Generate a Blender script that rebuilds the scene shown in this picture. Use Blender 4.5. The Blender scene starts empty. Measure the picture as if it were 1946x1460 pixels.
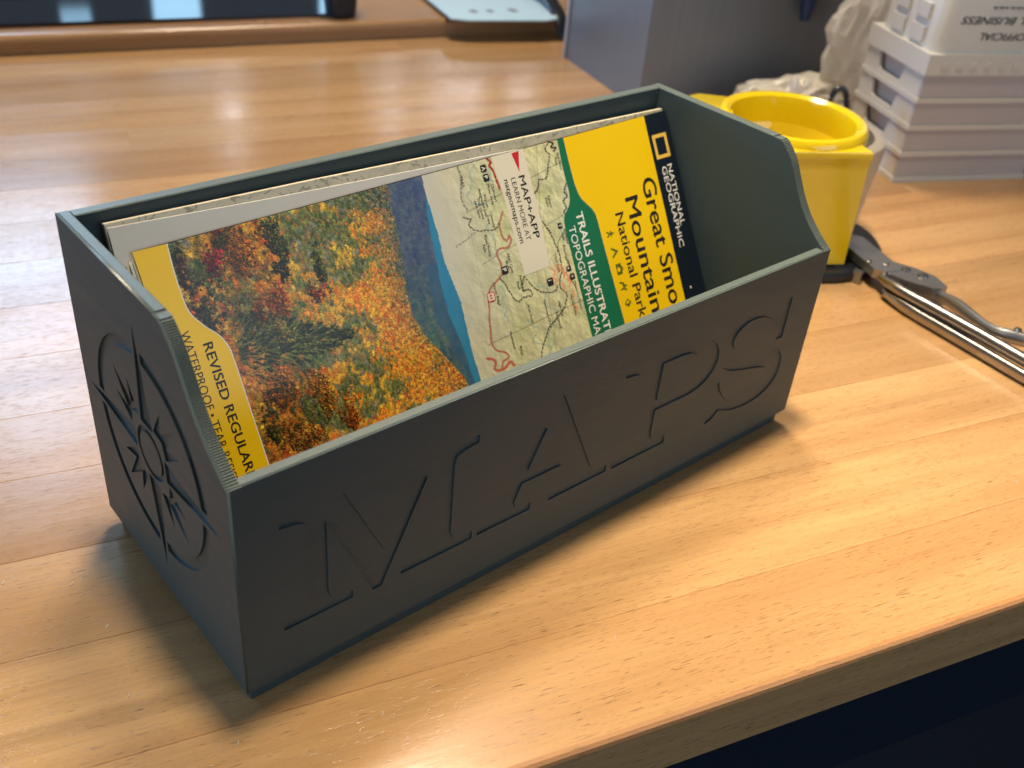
import bpy, bmesh, math, random
import numpy as np
from mathutils import Vector, Matrix, noise
random.seed(7)
S = 0.001                                    # all modelling below is in millimetres
sc = bpy.context.scene
COL = sc.collection
R = math.radians

# ------------------------------------------------------------------ camera
cam_d = bpy.data.cameras.new('camera'); cam = bpy.data.objects.new('camera', cam_d); COL.objects.link(cam)
cam.location = (-78.412*S, -182.464*S, 252.201*S)
cam.rotation_euler = (0.96555, -0.080808, -0.693721)
cam_d.sensor_width = 36; cam_d.lens = 35.952
cam_d.clip_start = 0.01; cam_d.clip_end = 50
cam_d.dof.use_dof = True; cam_d.dof.focus_distance = 0.335; cam_d.dof.aperture_fstop = 15
sc.camera = cam

# ------------------------------------------------------------------ world and lamps (indoor photograph)
w = bpy.data.worlds.new("World"); sc.world = w; w.use_nodes = True
bg = w.node_tree.nodes['Background']
bg.inputs[0].default_value = (0.60, 0.68, 0.80, 1); bg.inputs[1].default_value = 0.12
sc.view_settings.view_transform = 'Standard'; sc.view_settings.look = 'None'
sc.view_settings.exposure = 0; sc.view_settings.gamma = 1

def lamp(name, loc, target, sx, sy, power, col, shape='RECTANGLE'):
    d = bpy.data.lights.new(name, 'AREA'); d.shape = shape; d.size = sx*S; d.size_y = sy*S
    d.energy = power; d.color = col
    o = bpy.data.objects.new(name, d); COL.objects.link(o)
    o.location = Vector(loc)*S
    o.rotation_euler = (Vector(target)-Vector(loc)).to_track_quat('-Z', 'Y').to_euler()
    return o
# warm ceiling lamp nearly above the box (a shaded lamp, so its light has a cone), a second one further back
a = lamp('ceiling_lamp', (115, 72, 1000), (262, -60, 0), 120, 120, 1.35, (1.0, 0.82, 0.58), 'DISK'); a.data.spread = R(51)
lamp('ceiling_lamp', (420, 500, 1250), (220, 330, 0), 260, 260, 4.2, (1.0, 0.82, 0.62), 'DISK').data.spread = R(95)
# daylight windows behind the bench, mirrored in the varnish
for x0, x1, pw_ in ((-200, 330, 8), (370, 770, 14)):
    lamp('window_light', ((x0+x1)/2, 2500, 1470), ((x0+x1)/2, 0, 1470), x1-x0, 960, pw_, (0.46, 0.70, 1.0))
for (wx, wz, ww, wh, rad) in ((1210, 870, 44, 150, 9), (1765, 930, 60, 170, 6), (2020, 950, 190, 130, 5), (2330, 1000, 90, 170, 4), (1075, 590, 120, 110, 4), (810, 575, 70, 50, 2.5), (1560, 640, 90, 110, 4)):
    lamp('window_light', (wx, 2500, wz), (200, 450, 0), ww, wh, rad*math.pi*ww*wh*1e-6, (.86, .90, 1.0) if wz > 700 else (.40, .72, 1.0))
lamp('window_light', (-700, 2500, 430), (480, 360, 90), 800, 500, 24, (0.30, 0.58, 1.0))  # added blue light, placed to brighten the bin's left face
# added soft fill lights that brighten the box's front and left faces
lamp('fill_light', (450, -1700, 650), (120, 0, 40), 1100, 800, 6, (0.66, 0.82, 1.0))
lamp('fill_light', (-1500, -150, 330), (0, 40, 60), 800, 600, 6, (0.70, 0.84, 1.0))

# ------------------------------------------------------------------ helpers
def tag(o, label=None, cat=None, group=None, kind=None):
    if label: o['label'] = label
    if cat: o['category'] = cat
    if group: o['group'] = group
    if kind: o['kind'] = kind
    return o
def thing(name, loc=(0, 0, 0), rz=0, **k):
    o = bpy.data.objects.new(name, None); o.empty_display_size = .01; COL.objects.link(o)
    o.location = Vector(loc)*S; o.rotation_euler = (0, 0, rz)
    return tag(o, **k)
def link(name, me, mat, parent=None, loc=None, rz=0):
    o = bpy.data.objects.new(name, me); COL.objects.link(o)
    if mat is not None and len(me.materials) == 0:
        for m in (mat if isinstance(mat, (list, tuple)) else [mat]): me.materials.append(m)
    if parent: o.parent = parent
    if loc is not None: o.location = Vector(loc)*S
    if rz: o.rotation_euler = (0, 0, rz)
    return o
def finish(bm, name, smooth=False, bevel=0, seg=1):
    if bevel:
        es = [e for e in bm.edges if e.is_manifold and e.calc_face_angle(0) > R(28)]
        bmesh.ops.bevel(bm, geom=es, offset=bevel, segments=seg, affect='EDGES', profile=.5)
    bmesh.ops.recalc_face_normals(bm, faces=bm.faces)
    bmesh.ops.scale(bm, vec=(S, S, S), verts=bm.verts)
    me = bpy.data.meshes.new(name); bm.to_mesh(me); bm.free()
    if smooth:
        me.polygons.foreach_set('use_smooth', [True]*len(me.polygons))
        try: me.set_sharp_from_angle(angle=R(38))
        except Exception: pass
    return me
def add_box(bm, x0, x1, y0, y1, z0, z1, mi=0):
    v = [bm.verts.new(p) for p in ((x0,y0,z0),(x1,y0,z0),(x1,y1,z0),(x0,y1,z0),(x0,y0,z1),(x1,y0,z1),(x1,y1,z1),(x0,y1,z1))]
    for f in ((0,3,2,1),(4,5,6,7),(0,1,5,4),(1,2,6,5),(2,3,7,6),(3,0,4,7)):
        bm.faces.new([v[i] for i in f]).material_index = mi
    return v
def add_prism(bm, poly, f0, f1):
    """poly: 2-D outline; f0, f1: functions (a,b)->3-D point for the two caps"""
    a = [bm.verts.new(f0(*p)) for p in poly]; b = [bm.verts.new(f1(*p)) for p in poly]
    n = len(poly)
    bm.faces.new(a); bm.faces.new(b[::-1])
    for i in range(n): bm.faces.new((a[i], b[i], b[(i+1) % n], a[(i+1) % n]))
def add_loft(bm, rings, cap0=True, cap1=True):
    vs = [[bm.verts.new(p) for p in r] for r in rings]; n = len(vs[0])
    for a, b in zip(vs[:-1], vs[1:]):
        for i in range(n): bm.faces.new((a[i], a[(i+1) % n], b[(i+1) % n], b[i]))
    if cap0: bm.faces.new(vs[0][::-1])
    if cap1: bm.faces.new(vs[-1])
def circ(cx, cy, r, z, n=48, ry=None, rot=0):
    ry = r if ry is None else ry; c, s = math.cos(rot), math.sin(rot)
    return [(cx+r*math.cos(t)*c-ry*math.sin(t)*s, cy+r*math.cos(t)*s+ry*math.sin(t)*c, z) for t in (2*math.pi*i/n for i in range(n))]
def spline(pts, n=8):
    P = [Vector(p) for p in pts]; P = [2*P[0]-P[1]]+P+[2*P[-1]-P[-2]]; out = []
    for i in range(1, len(P)-2):
        a, b, c, d = P[i-1:i+3]
        for k in range(n):
            t = k/n
            out.append(0.5*((2*b)+(c-a)*t+(2*a-5*b+4*c-d)*t*t+(3*b-a-3*c+d)*t**3))
    out.append(P[-2]); return out
def add_tube(bm, pts, rw, rh=None, n=10, taper=None, roll=None):
    rh = rh or rw; rings = []
    P = [Vector(p) for p in pts]
    for i, p in enumerate(P):
        t = (P[min(i+1, len(P)-1)]-P[max(i-1, 0)]).normalized()
        side = t.cross(Vector((0, 0, 1)) if abs(t.z) < .95 else Vector((0, 1, 0))).normalized(); up = side.cross(t)
        k = taper(i/(len(P)-1)) if taper else 1
        rings.append([p+side*(rw*k*math.cos(a))+up*(rh*k*math.sin(a)) for a in (2*math.pi*j/n for j in range(n))])
    add_loft(bm, rings)
def curve_mesh(name, splines, depth, M, bevel=0.0):
    """filled 2-D outlines (holes by XOR) extruded 'depth', placed by matrix M (mm)"""
    cu = bpy.data.curves.new('tmp', 'CURVE'); cu.dimensions = '2D'; cu.fill_mode = 'BOTH'
    for pl in splines:
        sp = cu.splines.new('POLY'); sp.points.add(len(pl)-1); sp.use_cyclic_u = True
        for p, q in zip(sp.points, pl): p.co = (q[0], q[1], 0, 1)
    cu.extrude = depth/2; cu.bevel_depth = bevel; cu.bevel_resolution = 1; cu.offset = -bevel
    o = bpy.data.objects.new('tmp', cu); COL.objects.link(o)
    me = bpy.data.meshes.new_from_object(o, depsgraph=bpy.context.evaluated_depsgraph_get())
    bpy.data.objects.remove(o); bpy.data.curves.remove(cu)
    me.name = name; me.transform(Matrix.Translation((0, 0, depth/2))); me.transform(M); me.transform(Matrix.Scale(S, 4))
    return me
def text_mesh(body, cap, bold=0.0, fit=None, fit_body=None, M=None, shear=0, spacing=1.0, zsign=-1):
    """flat print; cap = cap height in mm; fit = length in mm of fit_body"""
    def mk(b):
        cu = bpy.data.curves.new('t', 'FONT'); cu.body = b; cu.size = 1; cu.shear = shear
        cu.space_character = spacing; cu.resolution_u = 4
        o = bpy.data.objects.new('t', cu); COL.objects.link(o)
        me = bpy.data.meshes.new_from_object(o, depsgraph=bpy.context.evaluated_depsgraph_get())
        bpy.data.objects.remove(o); bpy.data.curves.remove(cu); return me
    H = mk('H'); hh = max(v.co.y for v in H.vertices); bpy.data.meshes.remove(H)
    me = mk(body)
    sy = cap/hh; sx = sy
    if fit:
        f = mk(fit_body or body); wd = max(v.co.x for v in f.vertices)-min(v.co.x for v in f.vertices)
        bpy.data.meshes.remove(f); sx = fit/wd
    x0 = min(v.co.x for v in me.vertices)
    me.transform(Matrix.Diagonal((sx, sy, 1, 1)) @ Matrix.Translation((-x0, 0, 0)))
    if bold > 0:                                # heavier stroke: shifted copies, each a hair higher
        d = bold*cap*1.6; bm = bmesh.new()
        for q_, (dx, dy) in enumerate(((-d, 0), (d, 0), (0, d*.7), (0, -d*.7), (d*.5, d*.4), (-d*.5, -d*.4))):
            c2 = me.copy(); c2.transform(Matrix.Translation((dx, dy, zsign*.004*q_))); bm.from_mesh(c2); bpy.data.meshes.remove(c2)
        bm.to_mesh(me); bm.free()
    if M is not None: me.transform(M)
    me.transform(Matrix.Scale(S, 4))
    return me

# ------------------------------------------------------------------ materials
def mat(name, col=(.5, .5, .5), rough=.5, metal=0, spec=.5, coat=0, emis=None):
    m = bpy.data.materials.new(name); m.use_nodes = True
    b = m.node_tree.nodes['Principled BSDF']
    b.inputs['Base Color'].default_value = (*col, 1); b.inputs['Roughness'].default_value = rough
    b.inputs['Metallic'].default_value = metal; b.inputs['Specular IOR Level'].default_value = spec
    b.inputs['Coat Weight'].default_value = coat; b.inputs['Coat Roughness'].default_value = .08
    return m
class NT:
    def __init__(s, m): s.m = m; s.t = m.node_tree; s.b = s.t.nodes['Principled BSDF']
    def n(s, typ, **k):
        x = s.t.nodes.new(typ)
        for a, v in k.items():
            if a.startswith('i_'): x.inputs[a[2:].replace('_', ' ')].default_value = v
            else: setattr(x, a, v)
        return x
    def l(s, a, b): s.t.links.new(a, b)
    def coords(s, scale, rnd=True):
        tc = s.n('ShaderNodeTexCoord'); mp = s.n('ShaderNodeMapping'); mp.inputs['Scale'].default_value = scale
        if rnd:
            oi = s.n('ShaderNodeObjectInfo'); mu = s.n('ShaderNodeMath', operation='MULTIPLY'); mu.inputs[1].default_value = 37.0
            s.l(oi.outputs['Random'], mu.inputs[0]); ad = s.n('ShaderNodeVectorMath', operation='ADD')
            s.l(tc.outputs['Object'], ad.inputs[0]); s.l(mu.outputs[0], ad.inputs[1]); s.l(ad.outputs[0], mp.inputs['Vector'])
        else: s.l(tc.outputs['Object'], mp.inputs['Vector'])
        return mp.outputs[0]
    def noise(s, vec, detail=4, rough=.5, dist=0, scale=1):
        x = s.n('ShaderNodeTexNoise'); x.inputs['Scale'].default_value = scale; x.inputs['Detail'].default_value = detail
        x.inputs['Roughness'].default_value = rough; x.inputs['Distortion'].default_value = dist; s.l(vec, x.inputs['Vector']); return x.outputs['Fac']
    def ramp(s, fac, stops, interp='LINEAR'):
        r = s.n('ShaderNodeValToRGB'); e = r.color_ramp.elements; r.color_ramp.interpolation = interp
        while len(e) < len(stops): e.new(.5)
        for q, (p, c) in zip(e, stops): q.position = p; q.color = (*c, 1) if len(c) == 3 else c
        s.l(fac, r.inputs[0]); return r.outputs[0]
    def mix(s, fac, a, b, mode='MIX'):
        x = s.n('ShaderNodeMix', data_type='RGBA', blend_type=mode)
        for sock, v in ((x.inputs[0], fac), (x.inputs[6], a), (x.inputs[7], b)):
            if hasattr(v, 'links') or hasattr(v, 'is_linked'): s.l(v, sock)
            else: sock.default_value = v if not isinstance(v, tuple) or len(v) == 4 else (*v, 1)
        return x.outputs[2]
    def math(s, op, a, b=0.0):
        x = s.n('ShaderNodeMath', operation=op)
        for sock, v in ((x.inputs[0], a), (x.inputs[1], b)):
            if hasattr(v, 'is_linked'): s.l(v, sock)
            else: sock.default_value = v
        return x.outputs[0]
    def bump(s, h, strength=.3, dist=.001, prev=None):
        x = s.n('ShaderNodeBump'); x.inputs['Strength'].default_value = strength; x.inputs['Distance'].default_value = dist
        s.l(h, x.inputs['Height'])
        if prev: s.l(prev, x.inputs['Normal'])
        s.l(x.outputs[0], s.b.inputs['Normal']); return x.outputs[0]

def make_wood(name, light, mid, dark, rough=.3, pores=1.0):
    m = mat(name, mid, rough); t = NT(m)
    fine = t.noise(t.coords((30, 900, 900)), 4, .6)              # fibres
    broad = t.noise(t.coords((2.6, 30, 30)), 3, .55, .6)            # growth bands
    figure = t.noise(t.coords((5, 90, 90)), 3, .5, .3)
    c = t.ramp(broad, [(.30, dark), (.50, mid), (.72, light)])
    c = t.mix(t.math('MULTIPLY', t.ramp(figure, [(.42, (0, 0, 0)), (.62, (1, 1, 1))]), .30), c, (*dark, 1))
    oi = t.n('ShaderNodeObjectInfo')
    tone = t.ramp(oi.outputs['Random'], [(0, (.80, .77, .74)), (.35, (.96, .95, .93)), (.7, (1.06, 1.04, 1.0)), (1, (.98, .90, .82))])
    c = t.mix(1.0, c, tone, 'MULTIPLY')
    c = t.mix(t.math('MULTIPLY', t.ramp(fine, [(.42, (0, 0, 0)), (.66, (1, 1, 1))]), .20), c, tuple(.55*v for v in dark)+(1,))
    stk = t.ramp(t.noise(t.coords((1.5, 75, 75)), 3, .6, .4), [(.60, (0, 0, 0)), (.72, (1, 1, 1))])
    c = t.mix(t.math('MULTIPLY', stk, .26), c, tuple(.55*v for v in dark)+(1,))
    # beech flecks: short dark dashes along the grain, two sizes
    p1 = t.ramp(t.noise(t.coords((170, 2700, 2700)), 1, .4), [(.675, (0, 0, 0)), (.70, (1, 1, 1))])
    p2 = t.ramp(t.noise(t.coords((300, 3900, 3900)), 1, .4), [(.685, (0, 0, 0)), (.71, (1, 1, 1))])
    dens = t.ramp(t.noise(t.coords((14, 60, 60)), 2, .5), [(.32, (.55, .55, .55)), (.58, (1, 1, 1))])
    pr = t.math('MULTIPLY', t.math('MAXIMUM', p1, t.math('MULTIPLY', p2, .7)), dens)
    c = t.mix(t.math('MULTIPLY', pr, .62*pores), c, (.11, .048, .02, 1))
    t.l(c, t.b.inputs['Base Color'])
    # worn varnish
    wr = t.noise(t.coords((9, 22, 22)), 4, .6)
    t.l(t.ramp(wr, [(.3, (rough-.05,)*3), (.7, (rough+.07,)*3)]), t.b.inputs['Roughness'])
    nb = t.bump(t.math('SUBTRACT', t.math('MULTIPLY', fine, .12), pr), .22, .0002)
    t.bump(t.noise(t.coords((40, 160, 160)), 3, .6), .035, .0012, nb)
    return m
M = {}
M['beech'] = make_wood('beech', (.61, .39, .19), (.53, .325, .15), (.45, .255, .11), .17)
M['beech_worn'] = make_wood('beech_worn_edge', (.60, .34, .15), (.50, .27, .115), (.36, .17, .07), .45)
M['far_beech'] = make_wood('far_beech', (.56, .34, .17), (.48, .28, .13), (.38, .20, .09), .22, .3)

def make_plastic(name, col, rough=.36, layers=.5, strength=.25, axis='Z'):
    m = mat(name, col, rough, spec=.5); t = NT(m)
    tc = t.n('ShaderNodeTexCoord'); wv = t.n('ShaderNodeTexWave', wave_type='BANDS', bands_direction=axis, wave_profile='SIN')
    wv.inputs['Scale'].default_value = 314/layers; wv.inputs['Distortion'].default_value = .4; wv.inputs['Detail'].default_value = 2
    t.l(tc.outputs['Object'], wv.inputs['Vector'])
    n1 = t.noise(t.coords((60, 60, 900), False), 3, .6)
    t.l(t.mix(t.math('MULTIPLY', n1, .8), (*col, 1), tuple(v*1.15 for v in col)+(1,)), t.b.inputs['Base Color'])
    t.l(t.ramp(t.noise(t.coords((25, 25, 200), False), 3, .6), [(.3, (rough-.03,)*3), (.7, (rough+.05,)*3)]), t.b.inputs['Roughness'])
    a = t.bump(wv.outputs['Fac'], strength, .00012)
    t.bump(n1, .05, .0003, a)
    return m
M['pla'] = make_plastic('slate_green_plastic', (.052, .077, .081), .50, .9, .16)
M['pla'].node_tree.nodes['Principled BSDF'].inputs['Specular IOR Level'].default_value = .32
M['pla_in'] = M['pla']
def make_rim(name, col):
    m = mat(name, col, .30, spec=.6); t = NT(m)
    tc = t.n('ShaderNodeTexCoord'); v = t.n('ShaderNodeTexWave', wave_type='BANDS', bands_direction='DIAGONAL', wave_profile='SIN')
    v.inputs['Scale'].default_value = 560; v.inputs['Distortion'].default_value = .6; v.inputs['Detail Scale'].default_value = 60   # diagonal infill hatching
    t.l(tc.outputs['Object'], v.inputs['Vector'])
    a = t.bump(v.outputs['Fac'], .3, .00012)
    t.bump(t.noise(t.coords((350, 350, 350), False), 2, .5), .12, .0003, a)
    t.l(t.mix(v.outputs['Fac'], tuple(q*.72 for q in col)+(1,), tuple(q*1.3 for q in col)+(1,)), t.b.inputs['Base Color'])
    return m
M['rim'] = make_rim('slate_green_plastic_lit_rim', (.105, .135, .125))  # same plastic as the walls, lamp sheen put into a lighter colour

def plain(name, col, rough=.5, bumpscale=0, bs=.1, **k):
    m = mat(name, col, rough, **k); t = NT(m)
    n1 = t.noise(t.coords((60, 60, 60), False), 4, .6)
    t.l(t.mix(t.math('MULTIPLY', n1, .3), (*col, 1), tuple(v*.8 for v in col)+(1,)), t.b.inputs['Base Color'])
    if bumpscale: t.bump(t.noise(t.coords((bumpscale,)*3, False), 3, .6), bs, .001)
    return m
M['navy'] = plain('navy_painted_steel', (.006, .014, .030), .45, 300, .1)
M['black'] = plain('black_plastic', (.012, .014, .02), .35)
M['floor'] = plain('dark_floor', (.008, .009, .012), .9)
M['yellow'] = plain('glossy_yellow_plastic', (.80, .58, .006), .16, coat=.6)
M['white_pl'] = plain('white_plastic', (.66, .65, .61), .38, 30, .05)
M['white_pl2'] = plain('matt_lilac_white_plastic', (.50, .475, .49), .45, 30, .05)
M['bag'] = plain('crumpled_white_film', (.70, .66, .58), .32, 25, .2)
M['ink'] = plain('black_ink', (.018, .016, .014), .35)
M['white_ink'] = plain('white_ink', (.78, .77, .72), .35)
M['green_ink'] = plain('dark_green_ink', (.010, .145, .070), .3)
M['icon_ink'] = plain('olive_icon_ink', (.08, .12, .015), .35)
M['red_ink'] = plain('red_ink', (.50, .02, .025), .35)
M['yellow_ink'] = plain('yellow_ink', (.80, .53, .004), .28)
M['gold_ink'] = plain('gold_ink', (.72, .46, .08), .35)
M['navy_ink'] = plain('navy_ink', (.006, .012, .022), .3)
M['cream_ink'] = plain('cream_label_ink', (.66, .62, .50), .32)
M['paper'] = plain('white_paper', (.66, .65, .60), .45, 150, .04)
M['paper_edge'] = plain('cream_paper_edge', (.58, .52, .38), .6)
M['steel'] = plain('polished_steel', (.42, .40, .37), .27, metal=1)
M['steel_matt'] = plain('brushed_steel', (.36, .37, .39), .36, 400, .1, metal=.9)
M['blue_card'] = plain('pale_blue_card', (.55, .78, .88), .35)
M['blue_hook'] = plain('blue_plastic', (.01, .045, .14), .35)
M['glass_dark'] = plain('dark_glossy_acrylic', (.010, .016, .026), .06)
M['frost'] = plain('frosted_plastic', (.66, .62, .56), .30)
M['frost'].node_tree.nodes['Principled BSDF'].inputs['Transmission Weight'].default_value = .6
# grey cabinet: faint vertical layer lines
m = mat('blue_grey_panel', (.13, .16, .20), .33); t = NT(m)
st = t.noise(t.coords((420, 420, 3), False), 3, .7)
t.l(t.mix(st, (.15, .17, .20, 1), (.24, .26, .29, 1)), t.b.inputs['Base Color']); t.bump(st, .25, .0006); M['cabinet'] = m
# flecked map-paper
m = mat('map_print_strip', (.5, .5, .4), .4); t = NT(m)
a = t.noise(t.coords((120, 160, 160), False), 5, .6, .8)
c = t.ramp(a, [(.3, (.42, .43, .30)), (.45, (.54, .51, .38)), (.6, (.60, .56, .44)), (.75, (.50, .46, .33))])
dk = t.ramp(t.noise(t.coords((230, 260, 260), False), 2, .4, 2.0), [(.60, (0, 0, 0)), (.64, (1, 1, 1))])
t.l(t.mix(t.math('MULTIPLY', dk, .5), c, (.10, .08, .05, 1)), t.b.inputs['Base Color']); M['map_strip'] = m
# painted picture (colour attribute)
m = mat('cover_print', (.5, .5, .5), .27); t = NT(m)
at = t.n('ShaderNodeVertexColor'); at.layer_name = 'print'; t.l(at.outputs['Color'], t.b.inputs['Base Color']); M['print'] = m

# ------------------------------------------------------------------ floor
bm = bmesh.new(); add_box(bm, -3000, 3000, -3000, 3500, -920, -900)
tag(link('floor', finish(bm, 'floor'), M['floor']), kind='structure')

# ------------------------------------------------------------------ workbench, grain along its length
BR = -math.atan2(.276, .961)                       # bench turned against the box
bench = thing('workbench', (0, 0, 0), BR, label='beech block workbench on a navy steel frame, under the map box', cat='workbench')
rows = [-46.5, -4, 41, 84, 127, 166, 209, 252, 296, 339, 381, 422, 462, 513, 562, 613.5]
rr = random.Random(5)
for k in range(len(rows)-1):
    n0, n1 = rows[k], rows[k+1]
    s = -700-rr.random()*300; first = True
    while s < 1300:
        ln = rr.uniform(420, 900); e = s+ln
        if k in (0, 1, 2) and s < 0: e = max(e, 420+60*k)
        bm = bmesh.new(); y0, y1 = n0, n1
        add_box(bm, s, e, y0, y1, -24.5, 0)
        bmesh.ops.recalc_face_normals(bm, faces=bm.faces)
        if k == 0:
            es = [x for x in bm.edges if all(abs(v.co.y-y0) < .01 and v.co.z > -1 for v in x.verts)]
            bmesh.ops.bevel(bm, geom=es, offset=2.6, segments=3, affect='EDGES', profile=.5)
        es = [x for x in bm.edges if all(v.co.z > -.01 for v in x.verts) and x.is_manifold and x.calc_face_angle(0) > 1]
        bmesh.ops.bevel(bm, geom=es, offset=.16, segments=1, affect='EDGES')
        cx = (s+e)/2
        bmesh.ops.translate(bm, verts=bm.verts, vec=(-cx, -(y0+y1)/2, 0))
        me = finish(bm, 'plank'); me.materials.append(M['beech']); me.materials.append(M['beech_worn'])
        for p_ in me.polygons: p_.material_index = 1 if (p_.normal.y < -.15 and p_.normal.z > .1) else 0
        link('plank', me, None, bench, (cx, (y0+y1)/2, 0))
        s = e
bm = bmesh.new(); add_box(bm, -690, 1290, -43, -9, -72, -24.8); link('frame_rail', finish(bm, 'rail', bevel=1.5), M['navy'], bench)
bm = bmesh.new(); add_box(bm, -690, 1290, 570, 604, -72, -24.8); link('frame_rail', finish(bm, 'rail', bevel=1.5), M['navy'], bench)
for sx in (-640, 1200):
    bm = bmesh.new(); add_box(bm, sx, sx+40, -8, 569, -72, -24.8); link('frame_rail', finish(bm, 'rail', bevel=1.5), M['navy'], bench)
    for ny in (-42, 572):
        bm = bmesh.new(); add_box(bm, sx+1, sx+39, ny, ny+30, -899, -72.3); link('leg', finish(bm, 'leg', bevel=1.5), M['navy'], bench)
# ------------------------------------------------------------------ the bench behind, a little higher
bb = thing('back_bench', (0, 0, 0), BR, label='second beech bench top with a rounded lip, along the far side of the workbench', cat='workbench')
n0 = 616.0
for k, (wd, s0) in enumerate(((38, -900), (46, -760), (44, -830), (46, -700), (44, -820), (46, -780))):
    s = s0
    while s < 1400:
        e = s+rr.uniform(500, 950); bm = bmesh.new(); add_box(bm, s, e, n0, n0+wd, -12, 14)
        if k == 0:
            bmesh.ops.recalc_face_normals(bm, faces=bm.faces)
            es = [x for x in bm.edges if all(abs(v.co.y-n0) < .01 and v.co.z > 0 for v in x.verts)]
            bmesh.ops.bevel(bm, geom=es, offset=5, segments=4, affect='EDGES', profile=.5)
        link('plank', finish(bm, 'plank'), M['far_beech'], bb); s = e
    n0 += wd

# ------------------------------------------------------------------ the map box
L, W, HF, HB, T, C0 = 250., 98., 82.9, 117.1, 4.0, 7.0
box = thing('map_box', label='dark slate plastic box lettered MAPS on its front with a compass rose on its end', cat='storage box')
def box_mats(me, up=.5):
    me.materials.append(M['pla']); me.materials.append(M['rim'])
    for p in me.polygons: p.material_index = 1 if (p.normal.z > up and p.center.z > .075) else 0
# side wall profile with the printed layer steps on its S-curve
scurve = [(33.9, 117.1), (30.6, 116.7), (28.2, 115.2), (24.2, 111.0), (20.8, 105.5), (17.2, 99.3), (12.2, 92.8), (7.3, 88.2), (2.6, 84.6), (0, 82.9)]
sp = spline([(a, b, 0) for a, b in scurve], 10)
def y_at(z):
    for a, b in zip(sp[:-1], sp[1:]):
        if (a.y-z)*(b.y-z) <= 0 and abs(a.y-b.y) > 1e-6: return a.x+(b.x-a.x)*(z-a.y)/(b.y-a.y)
    return None
step = .47
prof = [(0, C0), (W, C0), (W, HB), (33.9, HB)]
z = HB
while z-step > HF+.2:
    z -= step; yy = y_at(z)
    prof.append((prof[-1][0], z)); prof.append((yy, z))
prof.append((prof[-1][0], HF)); prof.append((0, HF))
cl = []
for q in prof:
    if not cl or (abs(q[0]-cl[-1][0])+abs(q[1]-cl[-1][1])) > .02: cl.append(q)
prof = cl
DP, DPS = .6, .85
for x0, x1 in ((DPS, T), (L-T, L)):
    bm = bmesh.new(); add_prism(bm, prof, lambda y, z: (x0, y, z), lambda y, z: (x1, y, z))
    bmesh.ops.recalc_face_normals(bm, faces=bm.faces)
    es = [e for e in bm.edges if e.is_manifold and all(v.co.z > HB-.01 for v in e.verts) and abs(e.verts[0].co.y-e.verts[1].co.y) > 20]
    bmesh.ops.bevel(bm, geom=es, offset=.35, segments=1, affect='EDGES')
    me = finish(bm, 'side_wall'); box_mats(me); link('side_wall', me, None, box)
for nm, y0, h in (('front_wall', 0, HF), ('back_wall', W-T, HB)):
    bm = bmesh.new(); add_box(bm, T, L-T, y0+(DP if y0 == 0 else 0), y0+T, C0, h)
    bmesh.ops.recalc_face_normals(bm, faces=bm.faces)
    es = [e for e in bm.edges if all(v.co.z > h-.01 for v in e.verts) and abs(e.verts[0].co.x-e.verts[1].co.x) > 20]
    bmesh.ops.bevel(bm, geom=es, offset=.35, segments=1, affect='EDGES')
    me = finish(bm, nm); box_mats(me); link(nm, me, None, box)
    # two raised print lines along the rim
bm = bmesh.new(); i = 2.3
rect = lambda d, z: [(d, d, z), (L-d, d, z), (L-d, W-d, z), (d, W-d, z)]
add_loft(bm, [rect(i+.4, 0), rect(i, .6), rect(i, C0-i), rect(0, C0-.02)])
link('base', finish(bm, 'base'), M['pla'], box)

# raised letters on the front
XZ = Matrix(((1, 0, 0, 0), (0, 0, -1, 0), (0, 1, 0, 0), (0, 0, 0, 1)))      # (a,b,c)->(a,-c,b)
LET = {
 'M': [[(13.3,66.5),(33.4,66.5),(46.6,38.6),(58.2,66.5),(80.5,66.5),(80.5,63.3),(75.5,62.8),(72.4,61.6),(71.6,58.5),(71.6,31.5),(72.6,28.7),(75,27.9),(80.3,27.6),(80.3,24.2),(53,24.4),(53,27.7),(58.3,28.2),(60.6,29.4),(61.4,32),(61.6,58.7),(45.9,23.6),(42.9,23.6),(27.6,58.8),(27.7,32),(28.6,29.2),(30.6,28.2),(35.8,27.8),(35.8,24.7),(13.1,25),(13.1,28.1),(18.3,28.6),(20.6,29.6),(21.4,32),(21.6,59),(20.9,61.6),(18.6,62.9),(13.4,63.5)]],
 'A': [[(107.2,67.9),(114.6,67.6),(132.2,30.2),(134,28.2),(136.5,27.5),(140.5,27.2),(140.5,24.1),(113.4,24),(113.4,27.2),(117,27.7),(119,28.8),(119.3,31),(117.3,37.6),(100.2,37.6),(97.6,30.8),(98.4,28.4),(100.5,27.7),(105.1,27.4),(105,24.2),(82.4,24.5),(82.4,27.6),(87,28.2),(89.4,29.4),(91.4,32.4)],[(108.7,56.6),(102.3,42.5),(115.2,42.5)]],
 'P': [[(143,66.5),(176,66.5),(181.5,65.8),(186.5,63.9),(190.4,60.6),(192.7,56.8),(193.3,52.6),(191.8,48.4),(188.7,45.2),(184.5,43.1),(179.7,42.2),(162,42.2),(162,32),(162.9,29),(165,27.9),(170.5,27.4),(170.5,23.9),(143.2,23.8),(143.2,27.3),(148.2,27.8),(150.5,29),(151.3,32),(151.3,58.5),(150.6,61.3),(148.4,62.4),(143,63)],[(161.8,62.1),(172,62.1),(176.5,61.4),(180,59.3),(182.1,56.3),(182.5,53),(181.3,50),(178.6,47.9),(175,46.9),(161.7,46.7)]],
}
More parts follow.
